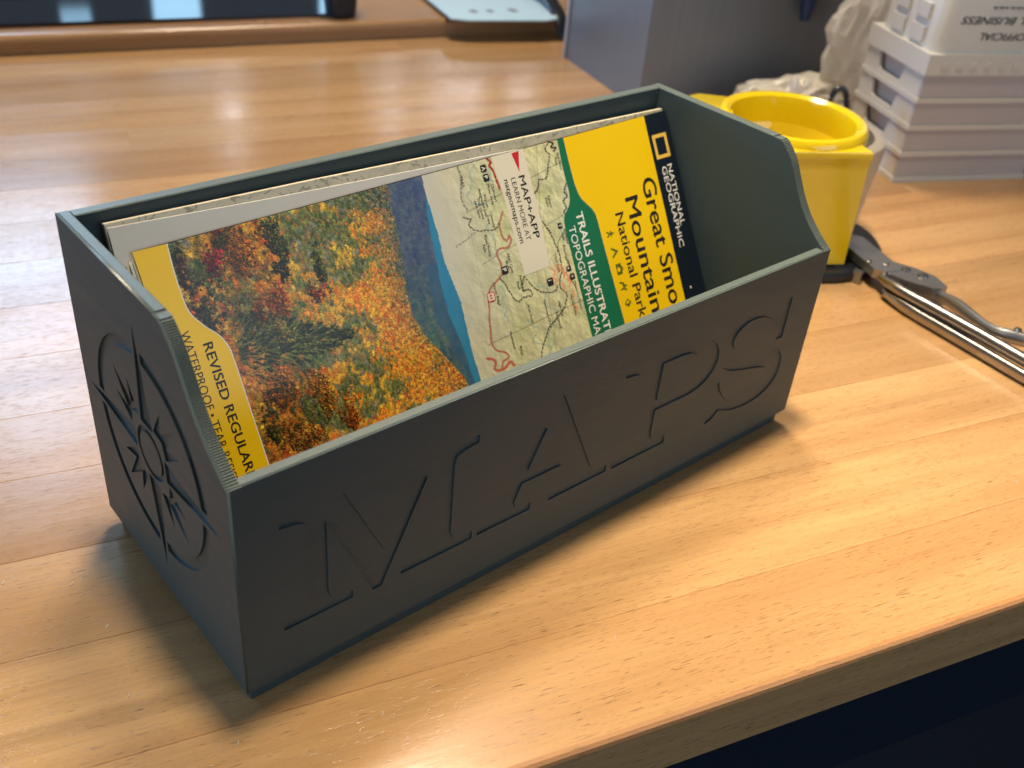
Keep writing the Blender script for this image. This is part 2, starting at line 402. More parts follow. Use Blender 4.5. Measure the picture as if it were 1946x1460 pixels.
s_pts = [(232.4,67.2),(232.4,49.1),(228.6,49.4),(227.4,54.0),(224.6,58.2),(220.2,61.6),(216.4,63.4),(212.5,64.2),(208,64.1),(204.4,62.8),(201.7,61.0),(200.6,58.6),(200.9,56),(202.6,54),(205.8,52.2),(210.5,50.6),(218,48.8),(225,47.1),(230,45),(233.6,42.2),(235.8,39),(236.5,35.6),(236.3,31),(234.6,27.4),(231.4,24.9),(226.7,22.8),(221.5,21.9),(215.8,22),(209,23.2),(204.5,24.9),(200.8,26.3),(199.2,24.7),(197.4,23.2),(193.8,22.4),(194,41),(197.3,41),(198.2,38),(199.8,35.3),(202.4,32),(205.6,29.2),(210,26.9),(215,26.2),(220,27.2),(224,29.5),(226.1,32.4),(226.5,35),(225.9,37.2),(222,38.8),(214,40.8),(207.2,42.6),(202,44.4),(197.9,46.7),(195.2,49.8),(193.8,53.6),(194.1,57.8),(196,61.6),(199.6,64.9),(204.5,67.2),(210,68.3),(216,68.2),(221.5,66.8),(226,64.6),(228.3,65.4),(229.6,67.2)]
LET['S'] = [s_pts]
FAC = Matrix(((1, 0, 0, 0), (0, 0, -1, 0), (0, 1, 0, 0), (0, 0, 0, 1)))     # (a,b,c) -> (a,-c,b)
allp = [[(T, C0), (L-T, C0), (L-T, HF), (T, HF)]]
for ch, sps in LET.items():
    allp += sps
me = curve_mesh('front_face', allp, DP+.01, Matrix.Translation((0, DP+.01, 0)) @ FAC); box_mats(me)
fw = link('front_wall', me, None, box); fw['label'] = 'outer face of the front wall with MAPS cut into it'
for ch, sps in LET.items():
    me = curve_mesh('letter', sps, .05, Matrix.Translation((0, DP+.02, 0)) @ FAC)
    o = link('letter', me, M['pla'], fw); o['label'] = 'recessed letter '+ch
# compass rose cut into the left end: (a,b) -> y = CY - a, z = CZ + b
CY, CZ = 49.3, 62.3
YZ = Matrix(((0, 0, -1, 0), (-1, 0, 0, CY), (0, 1, 0, CZ), (0, 0, 0, 1)))
def pol(r, a): return (r*math.cos(R(a)), r*math.sin(R(a)))
cuts = []
for k in range(4):
    a = 90*k
    cuts.append([pol(35.9, a+4.2+q_*81.6/24) for q_ in range(25)]+[pol(32.2, a+85.5-q_*81/24) for q_ in range(25)])
    cuts.append([pol(10.6, a-22), pol(43.6, a), pol(10.6, a+22), pol(9.9, a+10), pol(9.8, a), pol(9.9, a-10)])
    cuts.append([pol(12, a+23), pol(23.5, a+28), pol(15.8, a+37), pol(28.5, a+46), pol(15.8, a+54), pol(23.5, a+62.5), pol(12, a+68), pol(14.0, a+46)])
hub = [[pol(8.7, 360*q_/48) for q_ in range(48)], [pol(7.0, 360*q_/48) for q_ in range(48)]]
pl = [(CY-y, z-CZ) for y, z in prof]
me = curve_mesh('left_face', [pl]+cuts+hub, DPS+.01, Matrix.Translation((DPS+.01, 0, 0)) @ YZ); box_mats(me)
sw = link('side_wall', me, None, box); sw['label'] = 'left end face with a compass rose cut into it'
comp = link('compass_rose', curve_mesh('compass', cuts+hub, .05, Matrix.Translation((DPS+.02, 0, 0)) @ YZ), M['pla'], sw)
for k in range(4):                                  # each long point has a raised ridge down its middle
    a = 90*k; bm = bmesh.new()
    q = [pol(11, a-13), pol(40, a), pol(11, a+13)]
    vs_ = [bm.verts.new((x, y, .06)) for x, y in q]; t_ = bm.verts.new((*pol(12, a), .75)); t2 = bm.verts.new((*pol(41, a), .25))
    for f_ in ((vs_[0], vs_[1], t2, t_), (vs_[2], t_, t2, vs_[1]), (vs_[0], t_, vs_[2])): bm.faces.new(f_)
    bmesh.ops.transform(bm, matrix=Matrix.Translation((DPS+.1, 0, 0)) @ YZ, verts=bm.verts)
    link('compass_point', finish(bm, 'point'), M['pla'], sw)

# ------------------------------------------------------------------ the folded map in front
P1 = Vector((15.8, 85.7, 105.8)); U = Vector((228, 2, 3.6)).normalized()
V = Vector((0, -.49, -.87)); V = (V-U*(U.dot(V))).normalized(); Nn = -U.cross(V)      # Nn faces the viewer
fm = Matrix(((U.x, V.x, Nn.x, P1.x), (U.y, V.y, Nn.y, P1.y), (U.z, V.z, Nn.z, P1.z), (0, 0, 0, 1)))
# (u, v, out) in mm on the cover; text runs along +v with its head towards +u
mapt = thing('folded_map', label='folded national park trail map with yellow cover and autumn forest picture, frontmost in the box', cat='map')
VL = 104.0
def rectuv(name, u0, u1, v0, v1, h, m, parent=None, thick=.02):
    bm = bmesh.new(); add_box(bm, u0, u1, v0, v1, h-thick, h); bmesh.ops.transform(bm, matrix=fm, verts=bm.verts)
    return link(name, finish(bm, name), m, parent or mapt)
cover = rectuv('cover', 0, 228.6, -.25, VL, 0, M['navy_ink'], thick=.35)
# folded pages under the cover, edges fanned at the left
for k in range(9):
    bm = bmesh.new(); du = -0.9-.42*k; h = -.45-.45*k
    rp = random.Random(k)
    add_box(bm, du+rp.uniform(-.3, .3), 226+rp.uniform(-1, 1), 1.6+rp.uniform(0, 1.6)+.3*k, VL-1, h-.22, h)
    bmesh.ops.transform(bm, matrix=fm, verts=bm.verts)
    link('page', finish(bm, 'page'), M['paper'] if k % 3 else M['paper_edge'], mapt)
# ---- painted picture + topographic map, as colours on a fine grid
def s2l(c): c = np.asarray(c, float); return np.where(c <= .04045, c/12.92, ((c+.055)/1.055)**2.4)
G = .27; u0, u1, v0, v1 = 9.2, 169.0, 0.0, 84.0
nu, nv = int((u1-u0)/G)+1, int((v1-v0)/G)+1
uu = np.linspace(u0, u1, nu)[:, None]*np.ones((1, nv)); vv = np.ones((nu, 1))*np.linspace(v0, v1, nv)[None, :]
rng = np.random.default_rng(3)
def vnoise(sc_u, sc_v, seed, octs=4):
    out = np.zeros((nu, nv)); amp = 1; tot = 0; r = np.random.default_rng(seed)
    for o in range(octs):
        g = r.random((160, 160)); a = uu/sc_u*2**o; b = vv/sc_v*2**o
        ai = np.floor(a).astype(int); bi = np.floor(b).astype(int); fa = a-ai; fb = b-bi
        fa = fa*fa*(3-2*fa); fb = fb*fb*(3-2*fb); A = lambda i, j: g[(ai+i) % 160, (bi+j) % 160]
        out += amp*((A(0, 0)*(1-fa)+A(1, 0)*fa)*(1-fb)+(A(0, 1)*(1-fa)+A(1, 1)*fa)*fb); tot += amp; amp *= .55
    return out/tot
img = np.zeros((nu, nv, 3))
# hills far away (blue-violet, fading) and the river of haze at the sky edge
edge = np.interp(vv, [0, 8, 21, 30, 46, 64, 84], [103.6, 103.5, 103.9, 103.3, 105.5, 104.5, 105])
t1 = vnoise(6, 14, 1); t2 = vnoise(1.2, 2.2, 2); t3 = vnoise(2.2, 7, 9)
hill = np.stack([.25+.10*t1+.10*(t2-.5), .31+.10*t1+.10*(t2-.5), .43+.06*t1+.06*(t2-.5)], -1)
gr = np.clip((vv-26)/26, 0, 1)[..., None]          # greener valley further down
hill = hill*(1-gr)+gr*np.stack([.17+.22*t3*t2*2, .30+.18*t3, .36+.10*t1], -1)
hz = np.clip((uu-92)/12, 0, 1)[..., None]*.45; hill = hill*(1-hz)+hz*np.array([.29, .36, .52])
spk = rng.random((nu, nv)); hill = hill*(.86+.24*spk[..., None])+(vnoise(1.5, 1.5, 77)[..., None]-.5)*np.array([.18, .14, .02])
img[:] = hill
skyb = np.interp(vv, [0, 6, 12, 25, 36, 49, 58, 66, 84], [103.7, 103.6, 102.0, 100.4, 99.6, 99.3, 100.6, 101.6, 102])
skyb = skyb+(vnoise(3, 3, 21)-.5)*.9
ridge2 = np.interp(vv, [0, 10, 20, 36, 50, 60, 70, 84], [103, 99, 96, 95, 93.5, 97, 99.5, 99])
k = ((uu > ridge2) & (vv > 30))[..., None]; img = np.where(k, img*.35+np.array([.20, .36, .50])*.65, img)
k = (uu > skyb)[..., None]; sb = np.array([.20, .50, .66])+(.05*(vnoise(5, 9, 31)-.5))[..., None]
img = np.where(k, sb, img)
# forest crowns, far to near
bound = lambda v: np.interp(v, [0, 12, 24, 34, 44, 52, 62, 72, 84], [89, 88, 87, 85, 84, 86.5, 92, 98, 99])
pal = np.array([[.90,.55,.16],[.82,.44,.14],[.93,.70,.22],[.80,.64,.24],[.52,.55,.26],[.40,.46,.24],[.27,.34,.20],[.82,.36,.18],[.62,.46,.26],[.46,.48,.44],[.95,.62,.20],[.74,.26,.22]])
wt = np.array([.14,.10,.10,.11,.13,.12,.08,.04,.07,.05,.05,.01]); wt = wt/wt.sum()
pa = vnoise(13, 11, 41, 3); pb = vnoise(9, 9, 42, 3)
sp_ = []
U0, U1 = 9.0, 102.0
n = 22000
us = U0+(U1-U0)*rng.random(n)**.56; vs = rng.random(n)*84
for a, b in zip(us, vs):
    if a < bound(b): sp_.append((a, b))
sp_.sort(key=lambda q: -q[0])
lightdir = np.array([.8, -.6])
def splat(a, b, ru, rv, col, tex=.35, soft=.25, seed=0):
    i0, i1 = max(0, int((a-ru*1.3-u0)/G)), min(nu, int((a+ru*1.3-u0)/G)+2); j0, j1 = max(0, int((b-rv*1.3-v0)/G)), min(nv, int((b+rv*1.3-v0)/G)+2)
    if i1 <= i0 or j1 <= j0: return
    x = (uu[i0:i1, j0:j1]-a)/ru; y = (vv[i0:i1, j0:j1]-b)/rv
    nz = rng.random(x.shape)
    rr_ = np.sqrt(x*x+y*y)+(nz-.5)*tex
    mk = np.clip((1-rr_)/soft, 0, 1)
    sh = np.clip(.84+.46*(x*lightdir[0]+y*lightdir[1])+(nz-.5)*tex*1.3, .18, 1.35)
    img[i0:i1, j0:j1] = img[i0:i1, j0:j1]*(1-mk[..., None])+mk[..., None]*(col*sh[..., None])
for a, b in sp_:
    f = (a-U0)/(U1-U0)
    i_, j_ = min(nu-1, max(0, int((a-u0)/G))), min(nv-1, int(b/G))
    q = pa[i_, j_]; q2 = pb[i_, j_]
    if q > .56: c = pal[rng.choice([0, 1, 2, 7, 10, 3, 8])]
    elif q < .43: c = pal[rng.choice([4, 5, 6, 6, 9, 8])]
    else: c = pal[rng.choice(len(pal), p=wt)]
    if q2 > .62 and rng.random() < .5: c = pal[rng.choice([2, 3])]
    fade = np.clip((f-.66)/.26, 0, 1)*float(np.interp(b, [30, 48, 58], [.70, .55, .15]))
    c = c*(1-fade)+fade*np.array([.32, .36, .44])*rng.uniform(.65, 1.25); c = c*(.85+.3*rng.random())
    r_ = (1.8*(1-f)**1.0+.45)*rng.uniform(.7, 1.25)
    near = f < .33
    if near:
        for _ in range(2): splat(a+rng.normal()*1.0, b+rng.normal()*1.4, r_*.55, r_*.62, c*rng.uniform(.45, 1.2), .9, .5)
    splat(a, b, r_*rng.uniform(.8, 1.25), r_*rng.uniform(.8, 1.1), c, .55 if not near else .95, .3)
def tree(cu, cv, ru, rv, cols, n=160, rs=.8):
    ph = rng.random(4)*6.283
    lobes = [(rng.normal()*.34, rng.normal()*.34, rng.uniform(.35, .75)) for _ in range(5)]
    for _ in range(int(n*1.1)):
        lx, ly, lr = lobes[rng.integers(5)]
        an = rng.random()*6.283; rd = math.sqrt(rng.random())*lr*(1+.22*math.sin(3*an+ph[0])+.15*math.sin(7*an+ph[1]))
        if rng.random() < .12: rd *= 1.45
        x, y = lx+math.cos(an)*rd, ly+math.sin(an)*rd
        c = np.array(cols[rng.integers(len(cols))])
        if rng.random() < .18: c = pal[rng.integers(len(pal))]*.9
        c = c*(.80+.30*(x*lightdir[0]+y*lightdir[1]))*rng.uniform(.65, 1.35)
        k_ = rs*rng.uniform(.35, 1.0); splat(cu+x*ru, cv+y*rv, k_*rng.uniform(.6, 1.2), k_*rng.uniform(.6, 1.2), c, 1.0, .5)
tree(13, 45, 5, 42, [(.12, .14, .10), (.16, .19, .12), (.24, .20, .12), (.30, .34, .18)], 700, 1.0)      # dark shaded foot of the slope
tree(16, 24, 6, 12, [(.16, .19, .13), (.28, .33, .22), (.38, .42, .30)], 300, .9)
tree(12, 8, 2.6, 8, [(.20, .22, .14), (.40, .26, .14)], 200, .9)
tree(31, 10, 5.2, 10, [(.85, .58, .14), (.90, .45, .15), (.78, .52, .16)], 420, 1.0)
tree(22.5, 10, 3.4, 4.2, [(.72, .14, .20), (.80, .22, .22), (.52, .10, .14)], 260, .7)
tree(27, 3, 4, 4, [(.28, .32, .14), (.5, .42, .16)], 160, .8)
tree(25.5, -1, 2.4, 3, [(.68, .14, .18)], 60, .6)
tree(43.5, 9, 5.6, 7.2, [(.26, .33, .20), (.32, .40, .23), (.40, .48, .28), (.18, .24, .15)], 700, .75)
tree(56, 18, 2.6, 7.0, [(.30, .36, .14), (.50, .50, .16), (.22, .28, .12)], 260, .7)
tree(39, 26, 5.0, 6, [(.92, .50, .12), (.95, .60, .16), (.88, .36, .14)], 380, .8)
tree(30, 27, 4.5, 5, [(.78, .44, .14), (.60, .34, .14), (.30, .30, .14)], 200, .8)
tree(52, 27, 3.2, 3.6, [(.66, .22, .20), (.52, .26, .22)], 140, .6)
# the big leaning pine in the middle, feathery branches
for kk in range(620):
    s_ = rng.random()**.8; side = rng.normal()*.5
    cu = 22+38*s_; cv = 37+6.5*s_; wd = 9.5*(1-s_)**.75+.8
    sv = np.clip(side, -1, 1)*wd
    c = np.array([(.52, .58, .26), (.42, .50, .22), (.30, .38, .18), (.64, .66, .32), (.20, .26, .14)][rng.integers(5)])*rng.uniform(.75, 1.15)
    for q_ in range(4):
        tt = q_/4; splat(cu-abs(sv)*.2+1.8*tt, cv+sv*(1+.25*tt), .62, .38, c*(1-.1*q_), .8, .5)
tree(30, 54, 6, 7, [(.84, .52, .16), (.72, .38, .14), (.34, .34, .14), (.60, .46, .18)], 420, .8)
tree(44, 58, 3.6, 9, [(.94, .62, .14), (.92, .50, .14), (.86, .66, .2)], 420, .8)
tree(37, 36, 3, 5, [(.62, .62, .28), (.50, .54, .24), (.80, .66, .24)], 200, .8)
tree(34, 70, 6, 6, [(.70, .36, .14), (.85, .45, .15), (.36, .34, .15), (.78, .62, .22)], 360, .8)
tree(52, 70, 4, 7, [(.95, .55, .15), (.88, .40, .13)], 300, .8)
tree(24, 66, 4, 6, [(.22, .26, .15), (.36, .38, .18), (.66, .48, .2)], 260, .8)
# thin bare branches
def line(pts, wd, col, alpha=1.0, dash=None):
    pos = 0
    for (a, b), (c, d) in zip(pts[:-1], pts[1:]):
        ln = math.hypot(c-a, d-b); st_ = max(2, int(ln/(G*.5)))
        for q_ in range(st_):
            tt = q_/st_; x, y = a+(c-a)*tt, b+(d-b)*tt; pos += ln/st_
            if dash and (pos % (dash[0]+dash[1])) > dash[0]: continue
            i0, i1 = int((x-wd-u0)/G), int((x+wd-u0)/G)+2; j0, j1 = int((y-wd-v0)/G), int((y+wd-v0)/G)+2
            i0, j0 = max(i0, 0), max(j0, 0)
            if i1 > nu or j1 > nv or i1 <= i0 or j1 <= j0: continue
            dd = np.hypot(uu[i0:i1, j0:j1]-x, vv[i0:i1, j0:j1]-y); mk = (np.clip((wd-dd)/G+.5, 0, 1)*alpha)[..., None]
            img[i0:i1, j0:j1] = img[i0:i1, j0:j1]*(1-mk)+mk*np.array(col)
for _ in range(26):
    a, b = rng.uniform(15, 36), rng.uniform(17, 30); line([(a, b), (a+rng.uniform(2, 7), b+rng.normal()*3)], .12, (.62, .60, .52), .22)
# ---- topographic part
mk = (uu > edge)
relief = vnoise(7, 9, 51, 5); relief2 = vnoise(16, 16, 52, 3); gx, gy = np.gradient(relief); shade = np.clip((gx*.8-gy*.6)/G*2.2, -.3, .3)
base = np.stack([.74+.04*relief2, .75+.03*relief2, .62+.0*relief2], -1)
grn = np.clip((relief-.50)*3.5, 0, 1)[..., None]*.55; base = base*(1-grn)+grn*np.array([.66, .70, .50])
tan_ = np.clip((relief2-.52)*4, 0, 1)[..., None]*.5; base = base*(1-tan_)+tan_*np.array([.83, .78, .58])
base = base*(1+.42*shade[..., None])
fade = np.clip(1-(uu-edge-4)/20, 0, 1)[..., None]*np.clip(1.25-vv/90, .4, 1)[..., None]*.93
base = base*(1-fade)+fade*np.array([.735, .735, .70])
img = np.where(mk[..., None], base, img)
wv = np.where(mk, np.abs(((relief*26) % 1)-.5), 1)       # faint contour lines
ct = (wv < .055)[..., None]*.16*(1-fade); img = img*(1-ct)+ct*np.array([.55, .42, .26])
blue = (.42, .60, .66); gk = (.30, .30, .27)
def wob(pts, amp, seed, n=10):
    r_ = random.Random(seed); P = spline([(a, b, 0) for a, b in pts], n)
    return [(p.x+r_.uniform(-amp, amp), p.y+r_.uniform(-amp, amp)) for p in P]
for sd in range(9):
    a, b = rng.uniform(122, 160), rng.uniform(0, 70); pts = [(a, b)]
    for _ in range(6): a += rng.normal()*2.6; b += rng.uniform(1.0, 3.6); pts.append((a, b))
    line(wob(pts, .15, sd), .14, blue, .55)
line([(118, 16.5), (169, 8)], .09, gk, .65); line([(119, 36), (169, 26.5)], .09, gk, .5); line([(112, 64.5), (163, 61.5)], .09, gk, .6); line([(113, 82), (160, 79)], .09, gk, .5)
line([(119.5, 0), (113, 80)], .07, gk, .25); line([(157, 0), (150, 27)], .08, gk, .5); line([(146, 46), (141, 82)], .08, gk, .45)
dk = (.16, .15, .13)
road = [(132.9, .2), (134.2, 1.8), (133.2, 2.8), (134.2, 4.6), (134.7, 8.4), (135.2, 12)]
line(wob(road, .05, 1), .42, (.60, .22, .20), .9)
road = [(133.8, 20), (131.8, 22.5), (130.7, 25), (130.5, 27.4), (131.2, 29.8), (132.6, 30.4), (133.8, 29.0), (134.2, 31), (131.9, 33), (128.2, 32.6), (126.2, 34.2), (126.8, 37.5), (126.6, 41), (124, 43), (119.3, 45.4), (117.2, 49.2), (116.6, 52.3), (115.4, 56), (114.6, 60), (113.6, 64), (115, 67.5), (118.4, 69.4), (119.6, 71.6), (116.5, 72.4), (115, 75)]
fd = wob(road, .08, 2, 8)
line(fd, .30, (.55, .24, .21), .92); line(fd, .10, (.84, .55, .48), .9)
line(wob([(110, 69), (113, 71), (112, 74), (116, 75), (119.5, 73.5), (121, 75.5)], .2, 3), .45, (.70, .38, .32), .8)
D_ = (1.15, .55)
line(wob([(163.3, 0), (160.5, 2.5), (162, 5), (160.4, 8), (159.2, 10.5), (157.5, 13), (154.5, 12.6), (153.2, 14.4), (151.9, 16), (150.2, 17.2)], .25, 4), .2, dk, .9, D_)
line(wob([(163, 0), (165.2, 1), (163.6, 2.2), (166, 2.8), (164.4, 4)], .1, 44), .26, dk, .85)
line(wob([(150.7, 27.7), (152.2, 31), (153.2, 33), (153.8, 36.3), (155, 41), (154.6, 45), (153.9, 48), (152, 51), (151.4, 54), (153.5, 57), (152.3, 60), (150.6, 62), (147, 64), (144, 65.5), (141, 67), (138.5, 70), (136.2, 72.5), (134.3, 76), (133, 82)], .22, 5), .22, dk, .95, D_)
line(wob([(119.4, 0), (119.8, 4), (118.6, 7.4), (117.5, 11.6), (118.5, 15.8)], .2, 6), .24, (.40, .38, .36), .7, D_)
line(wob([(116, 18), (119, 19.4), (117.6, 21.2), (119.8, 23.5), (124, 24.6), (129, 25.2), (130.6, 23.4)], .25, 7), .2, (.28, .27, .25), .8, D_)
line(wob([(110, 27), (114, 26), (119.8, 24)], .25, 8), .22, (.5, .5, .48), .6, D_)
line(wob([(124.9, 42.9), (126.6, 46), (127.6, 49.4), (130.1, 53.4), (133, 52.6), (137.1, 53), (136.4, 50.6), (133.4, 50.1), (134.4, 47.4), (135.8, 45.4), (138, 49), (140.6, 52), (143.2, 53.6), (148.5, 54.5), (150.5, 52.5)], .22, 9), .2, dk, .95, D_)
line(wob([(166.6, 17), (164.8, 19.5), (165.6, 21.5), (163.2, 23), (164, 25.5), (162.4, 27), (163, 29.5), (161.2, 31)], .35, 10), .26, (.22, .26, .34), .8, D_)
line(wob([(160.2, 34), (156, 37), (154, 41)], .2, 12), .15, (.3, .3, .27), .7)
line(wob([(157.5, 44), (158.4, 47), (156, 49), (157.5, 53), (159, 56)], .2, 13), .15, dk, .8)
for sd in range(10):
    a, b = rng.uniform(149, 156), rng.uniform(44, 62); line(wob([(a, b), (a+1.3, b+1.6), (a+.3, b+3.2)], .3, 70+sd), .3, (.86, .56, .40), .5)
for sd in range(120):                                    # tiny relief strokes
    a, b = rng.uniform(120, 168), rng.uniform(0, 82); q_ = rng.uniform(.5, 1.8)
    line([(a, b), (a+q_*rng.normal()*.6, b+q_)], .09, (.45, .50, .36), .35)
img = np.clip(img, 0.02, 1)
lin = s2l(img)*1.0
idx = np.arange(nu*nv).reshape(nu, nv)
quads = np.stack([idx[:-1, :-1], idx[:-1, 1:], idx[1:, 1:], idx[1:, :-1]], -1).reshape(-1, 4)
def grid_part(name, sel_quads, h):
    used, inv = np.unique(sel_quads.ravel(), return_inverse=True)
    pts = np.stack([uu.ravel()[used], vv.ravel()[used], np.full(len(used), h)], -1)
    A = np.array(fm)[:3, :3]; co = (pts @ A.T+np.array(P1))*S
    me = bpy.data.meshes.new(name); me.vertices.add(len(used)); me.vertices.foreach_set('co', co.ravel().astype(np.float32))
    nf = len(sel_quads); me.loops.add(nf*4); me.polygons.add(nf)
    me.loops.foreach_set('vertex_index', inv.astype(np.int32)); me.polygons.foreach_set('loop_start', np.arange(0, nf*4, 4, dtype=np.int32))
    try: me.polygons.foreach_set('loop_total', np.full(nf, 4, dtype=np.int32))
    except Exception: pass
    me.update(calc_edges=True)
    ca = me.color_attributes.new('print', 'FLOAT_COLOR', 'POINT'); c4 = np.ones((len(used), 4), np.float32); c4[:, :3] = lin.reshape(-1, 3)[used]
    ca.data.foreach_set('color', c4.ravel()); me.validate()
    return link(name, me, M['print'], mapt)
qc = uu.ravel()[quads].mean(1); qe = edge.ravel()[quads].mean(1)
grid_part('cover_picture', quads[qc < qe], .06); grid_part('cover_chart', quads[qc >= qe], .06)
def flat(name, poly, h, m, parent=None, depth=.015):
    return link(name, curve_mesh(name, poly, depth, fm @ Matrix.Translation((0, 0, h))), m, parent or mapt)
def smooth2(pts, n=6): return [(p.x, p.y) for p in spline([(a, b, 0) for a, b in pts], n)]
ye = smooth2([(10.4, 0), (9.8, 8), (9.7, 16.3), (10.4, 21.6), (13.4, 26.5), (16.6, 30.2), (18.4, 34.4), (18.9, 40), (18.9, 60), (18.9, VL)])
flat('cover_band', [[(0, -.2)]+ye+[(0, VL)]], .10, M['yellow_ink'])
flat('band_edge', [ye+[(a+.35, b) for a, b in ye[::-1]]], .12, M['white_ink'])
gy = smooth2([(170.7, 0), (170.6, 9), (170.8, 18), (171.9, 23.2), (174.1, 26.4), (176.5, 29.4), (177.7, 33.2), (177.9, 43), (178.4, 60), (178.9, 77), (179.2, VL)])
gl = smooth2([(167.6, 0), (167.1, 8), (166.9, 14.3), (167.0, 20.9), (165.4, 25.2), (162.0, 28.4), (160.8, 33), (160.7, 45), (160.7, VL)])
flat('cover_band', [gl+gy[::-1]], .10, M['green_ink'])
flat('cover_band', [gy+[(215.0, VL), (215.4, 40), (215.6, -.2)]], .105, M['yellow_ink'])
flat('band_edge', [gy+[(a+.3, b) for a, b in gy[::-1]]], .13, M['gold_ink'])
# the white cover end strip below the picture's crest: pale map label
flat('label_panel', [[(134.9, -.1), (150.3, -.1), (150.2, 27), (148.6, 44.8), (136.2, 45.0), (135.9, 13.5)]], .10, M['cream_ink'])
flat('label_arrow', [[(144.4, .6), (148.0, .3), (146.0, 7.8)]], .13, M['red_ink'])
# map symbols
def uvtext(name, body, ubase, v, cap, m, h=.14, bold=0.0, fit=None, fit_body=None, shear=0, spacing=1.0, parent=None):
    B = fm @ Matrix(((0, 1, 0, ubase), (1, 0, 0, v), (0, 0, -1, h), (0, 0, 0, 1)))    # text x -> +v, text y -> +u
    me = text_mesh(body, cap, bold, fit, fit_body, B, shear, spacing)
    return link(name, me, m, parent or mapt)
def rrect(cu, cv, w_, h_, r_=.5):
    pts = []
    for sx, sy, a0 in ((1, 1, 0), (-1, 1, 90), (-1, -1, 180), (1, -1, 270)):
        for q_ in range(4):
            a = R(a0+q_*30); pts.append((cu+sx*(w_/2-r_)+r_*math.cos(a), cv+sy*(h_/2-r_)+r_*math.sin(a)))
    return pts
T_ = 'lettering'
for (cu, cv, s_, g) in ((130.3, 3.2, 2.7, 'A'), (130.4, 6.6, 2.7, 'P'), (127.8, 40.7, 3.0, 'P'), (157.6, 48.2, 2.3, 'n'), (158.4, 51.6, 2.5, '+'), (147.2, 50.6, 3.0, 'i'), (158.6, 31.5, 2.3, 'T')):
    k_ = flat('map_symbol', [rrect(cu, cv, s_, s_)], .10, M['ink'])
    uvtext(T_, g, cu-s_*.30, cv-s_*.26, s_*.58, M['white_ink'], .14, .02, parent=k_)
sh_ = flat('map_symbol', [rrect(118.8, 48.3, 3.6, 3.6, .8)], .10, M['red_ink']); flat('symbol_field', [rrect(118.8, 48.3, 2.9, 2.9, .6)], .13, M['cream_ink'], sh_)
uvtext(T_, '441', 118.0, 47.1, 1.4, M['red_ink'], .16, .01, parent=sh_)
fine = [('Chimneys', 131.6, 9.3), ('Picnic Area', 129.9, 8.9), ('Stay on', 127.2, 12.0), ('designated trail.', 125.6, 9.6), ('Trail closed', 124.0, 12.6), ('past here', 122.6, 13.6), ('Chimney', 127.8, 18.6), ('Tops', 126.2, 19.4), ('TRAIL', 119.2, 3.6), ('Road Prong', 122.8, 26.2), ('Falls', 121.0, 29.4), ('Alum Cave', 130.6, 35.0), ('Bluffs', 129.2, 37.4), ('Gracie Ridge', 121.0, 43.6), ('Bull Head', 165.6, 4.8), ('Trail', 163.9, 6.0), ('Balsam', 156.2, 19.2), ('Point', 154.7, 19.8), ('Rainbow', 159.8, 33.2), ('Falls', 158.2, 34.6), ('Roaring Fork', 157.4, 39.0), ('Wind Cave', 152.2, 40.6), ('Mount Le Conte', 158.4, 53.6), ('Myrtle Point', 155.0, 58.0), ('High Top', 148.4, 58.6), ('Boulevard', 146.0, 62.2), ('Mountain Chute', 141.6, 56.4), ('Arch Rock', 133.6, 55.6), ('Anakeesta', 122.6, 62.6), ('Ridge', 125.2, 69.4), ('Peregrine', 133.4, 44.4), ('Peak', 131.6, 46.2)]
for b_, ub, v_ in fine: uvtext(T_, b_, ub, v_, 1.15, M['ink'], .13, 0.0)
uvtext(T_, 'MAP+APP', 144.9, 9.3, 2.9, M['ink'], .14, .014, 23.8)
uvtext(T_, 'LEARN MORE AT', 141.2, 9.3, 2.15, M['ink'], .14, -.004, 23.6)
uvtext(T_, 'natgeomaps.com', 137.9, 9.2, 2.25, M['ink'], .14, .008, 24.0)
uvtext(T_, 'REVISED REGULARLY', 11.2, 31.6, 3.0, M['ink'], .15, .016, 42.0, 'REVISED REGULAR')
uvtext(T_, 'WATERPROOF \u2022 TEAR-RESISTANT', 5.6, 26.2, 2.75, M['ink'], .15, -.004, 45.2, 'WATERPROOF \u2022 TEAR-RESI')
uvtext(T_, 'TRAILS ILLUSTRATED', 167.6, 28.8, 3.5, M['white_ink'], .15, .020, 47.6, 'TRAILS ILLUSTRAT')
uvtext(T_, 'TOPOGRAPHIC MAP', 162.4, 33.1, 3.3, M['white_ink'], .15, .002, 43.6, 'TOPOGRAPHIC MA')
uvtext(T_, 'Great Smoky', 206.0, 24.2, 7.4, M['ink'], .15, .016, 53.0, 'Great Smo')
uvtext(T_, 'Mountains', 194.9, 29.4, 6.9, M['ink'], .15, .016, 48.0, 'Mountain')
uvtext(T_, 'National Park', 187.6, 34.0, 4.5, M['ink'], .15, .014, 43.4, 'National Park')
uvtext(T_, 'NATIONAL', 222.6, 21.4, 2.75, M['white_ink'], .1, .008, 26.0)
uvtext(T_, 'GEOGRAPHIC', 219.1, 21.7, 2.75, M['white_ink'], .1, .008, 34.2)
flat('logo_frame', [[(217.5, 8.3), (225.9, 8.3), (225.9, 18.3), (217.5, 18.3)], [(219.0, 9.8), (224.4, 9.8), (224.4, 16.8), (219.0, 16.8)]], .1, M['gold_ink'])
flat('print_dot', [rrect(220.1, 73.6, .9, .9, .44)], .1, M['white_ink'])
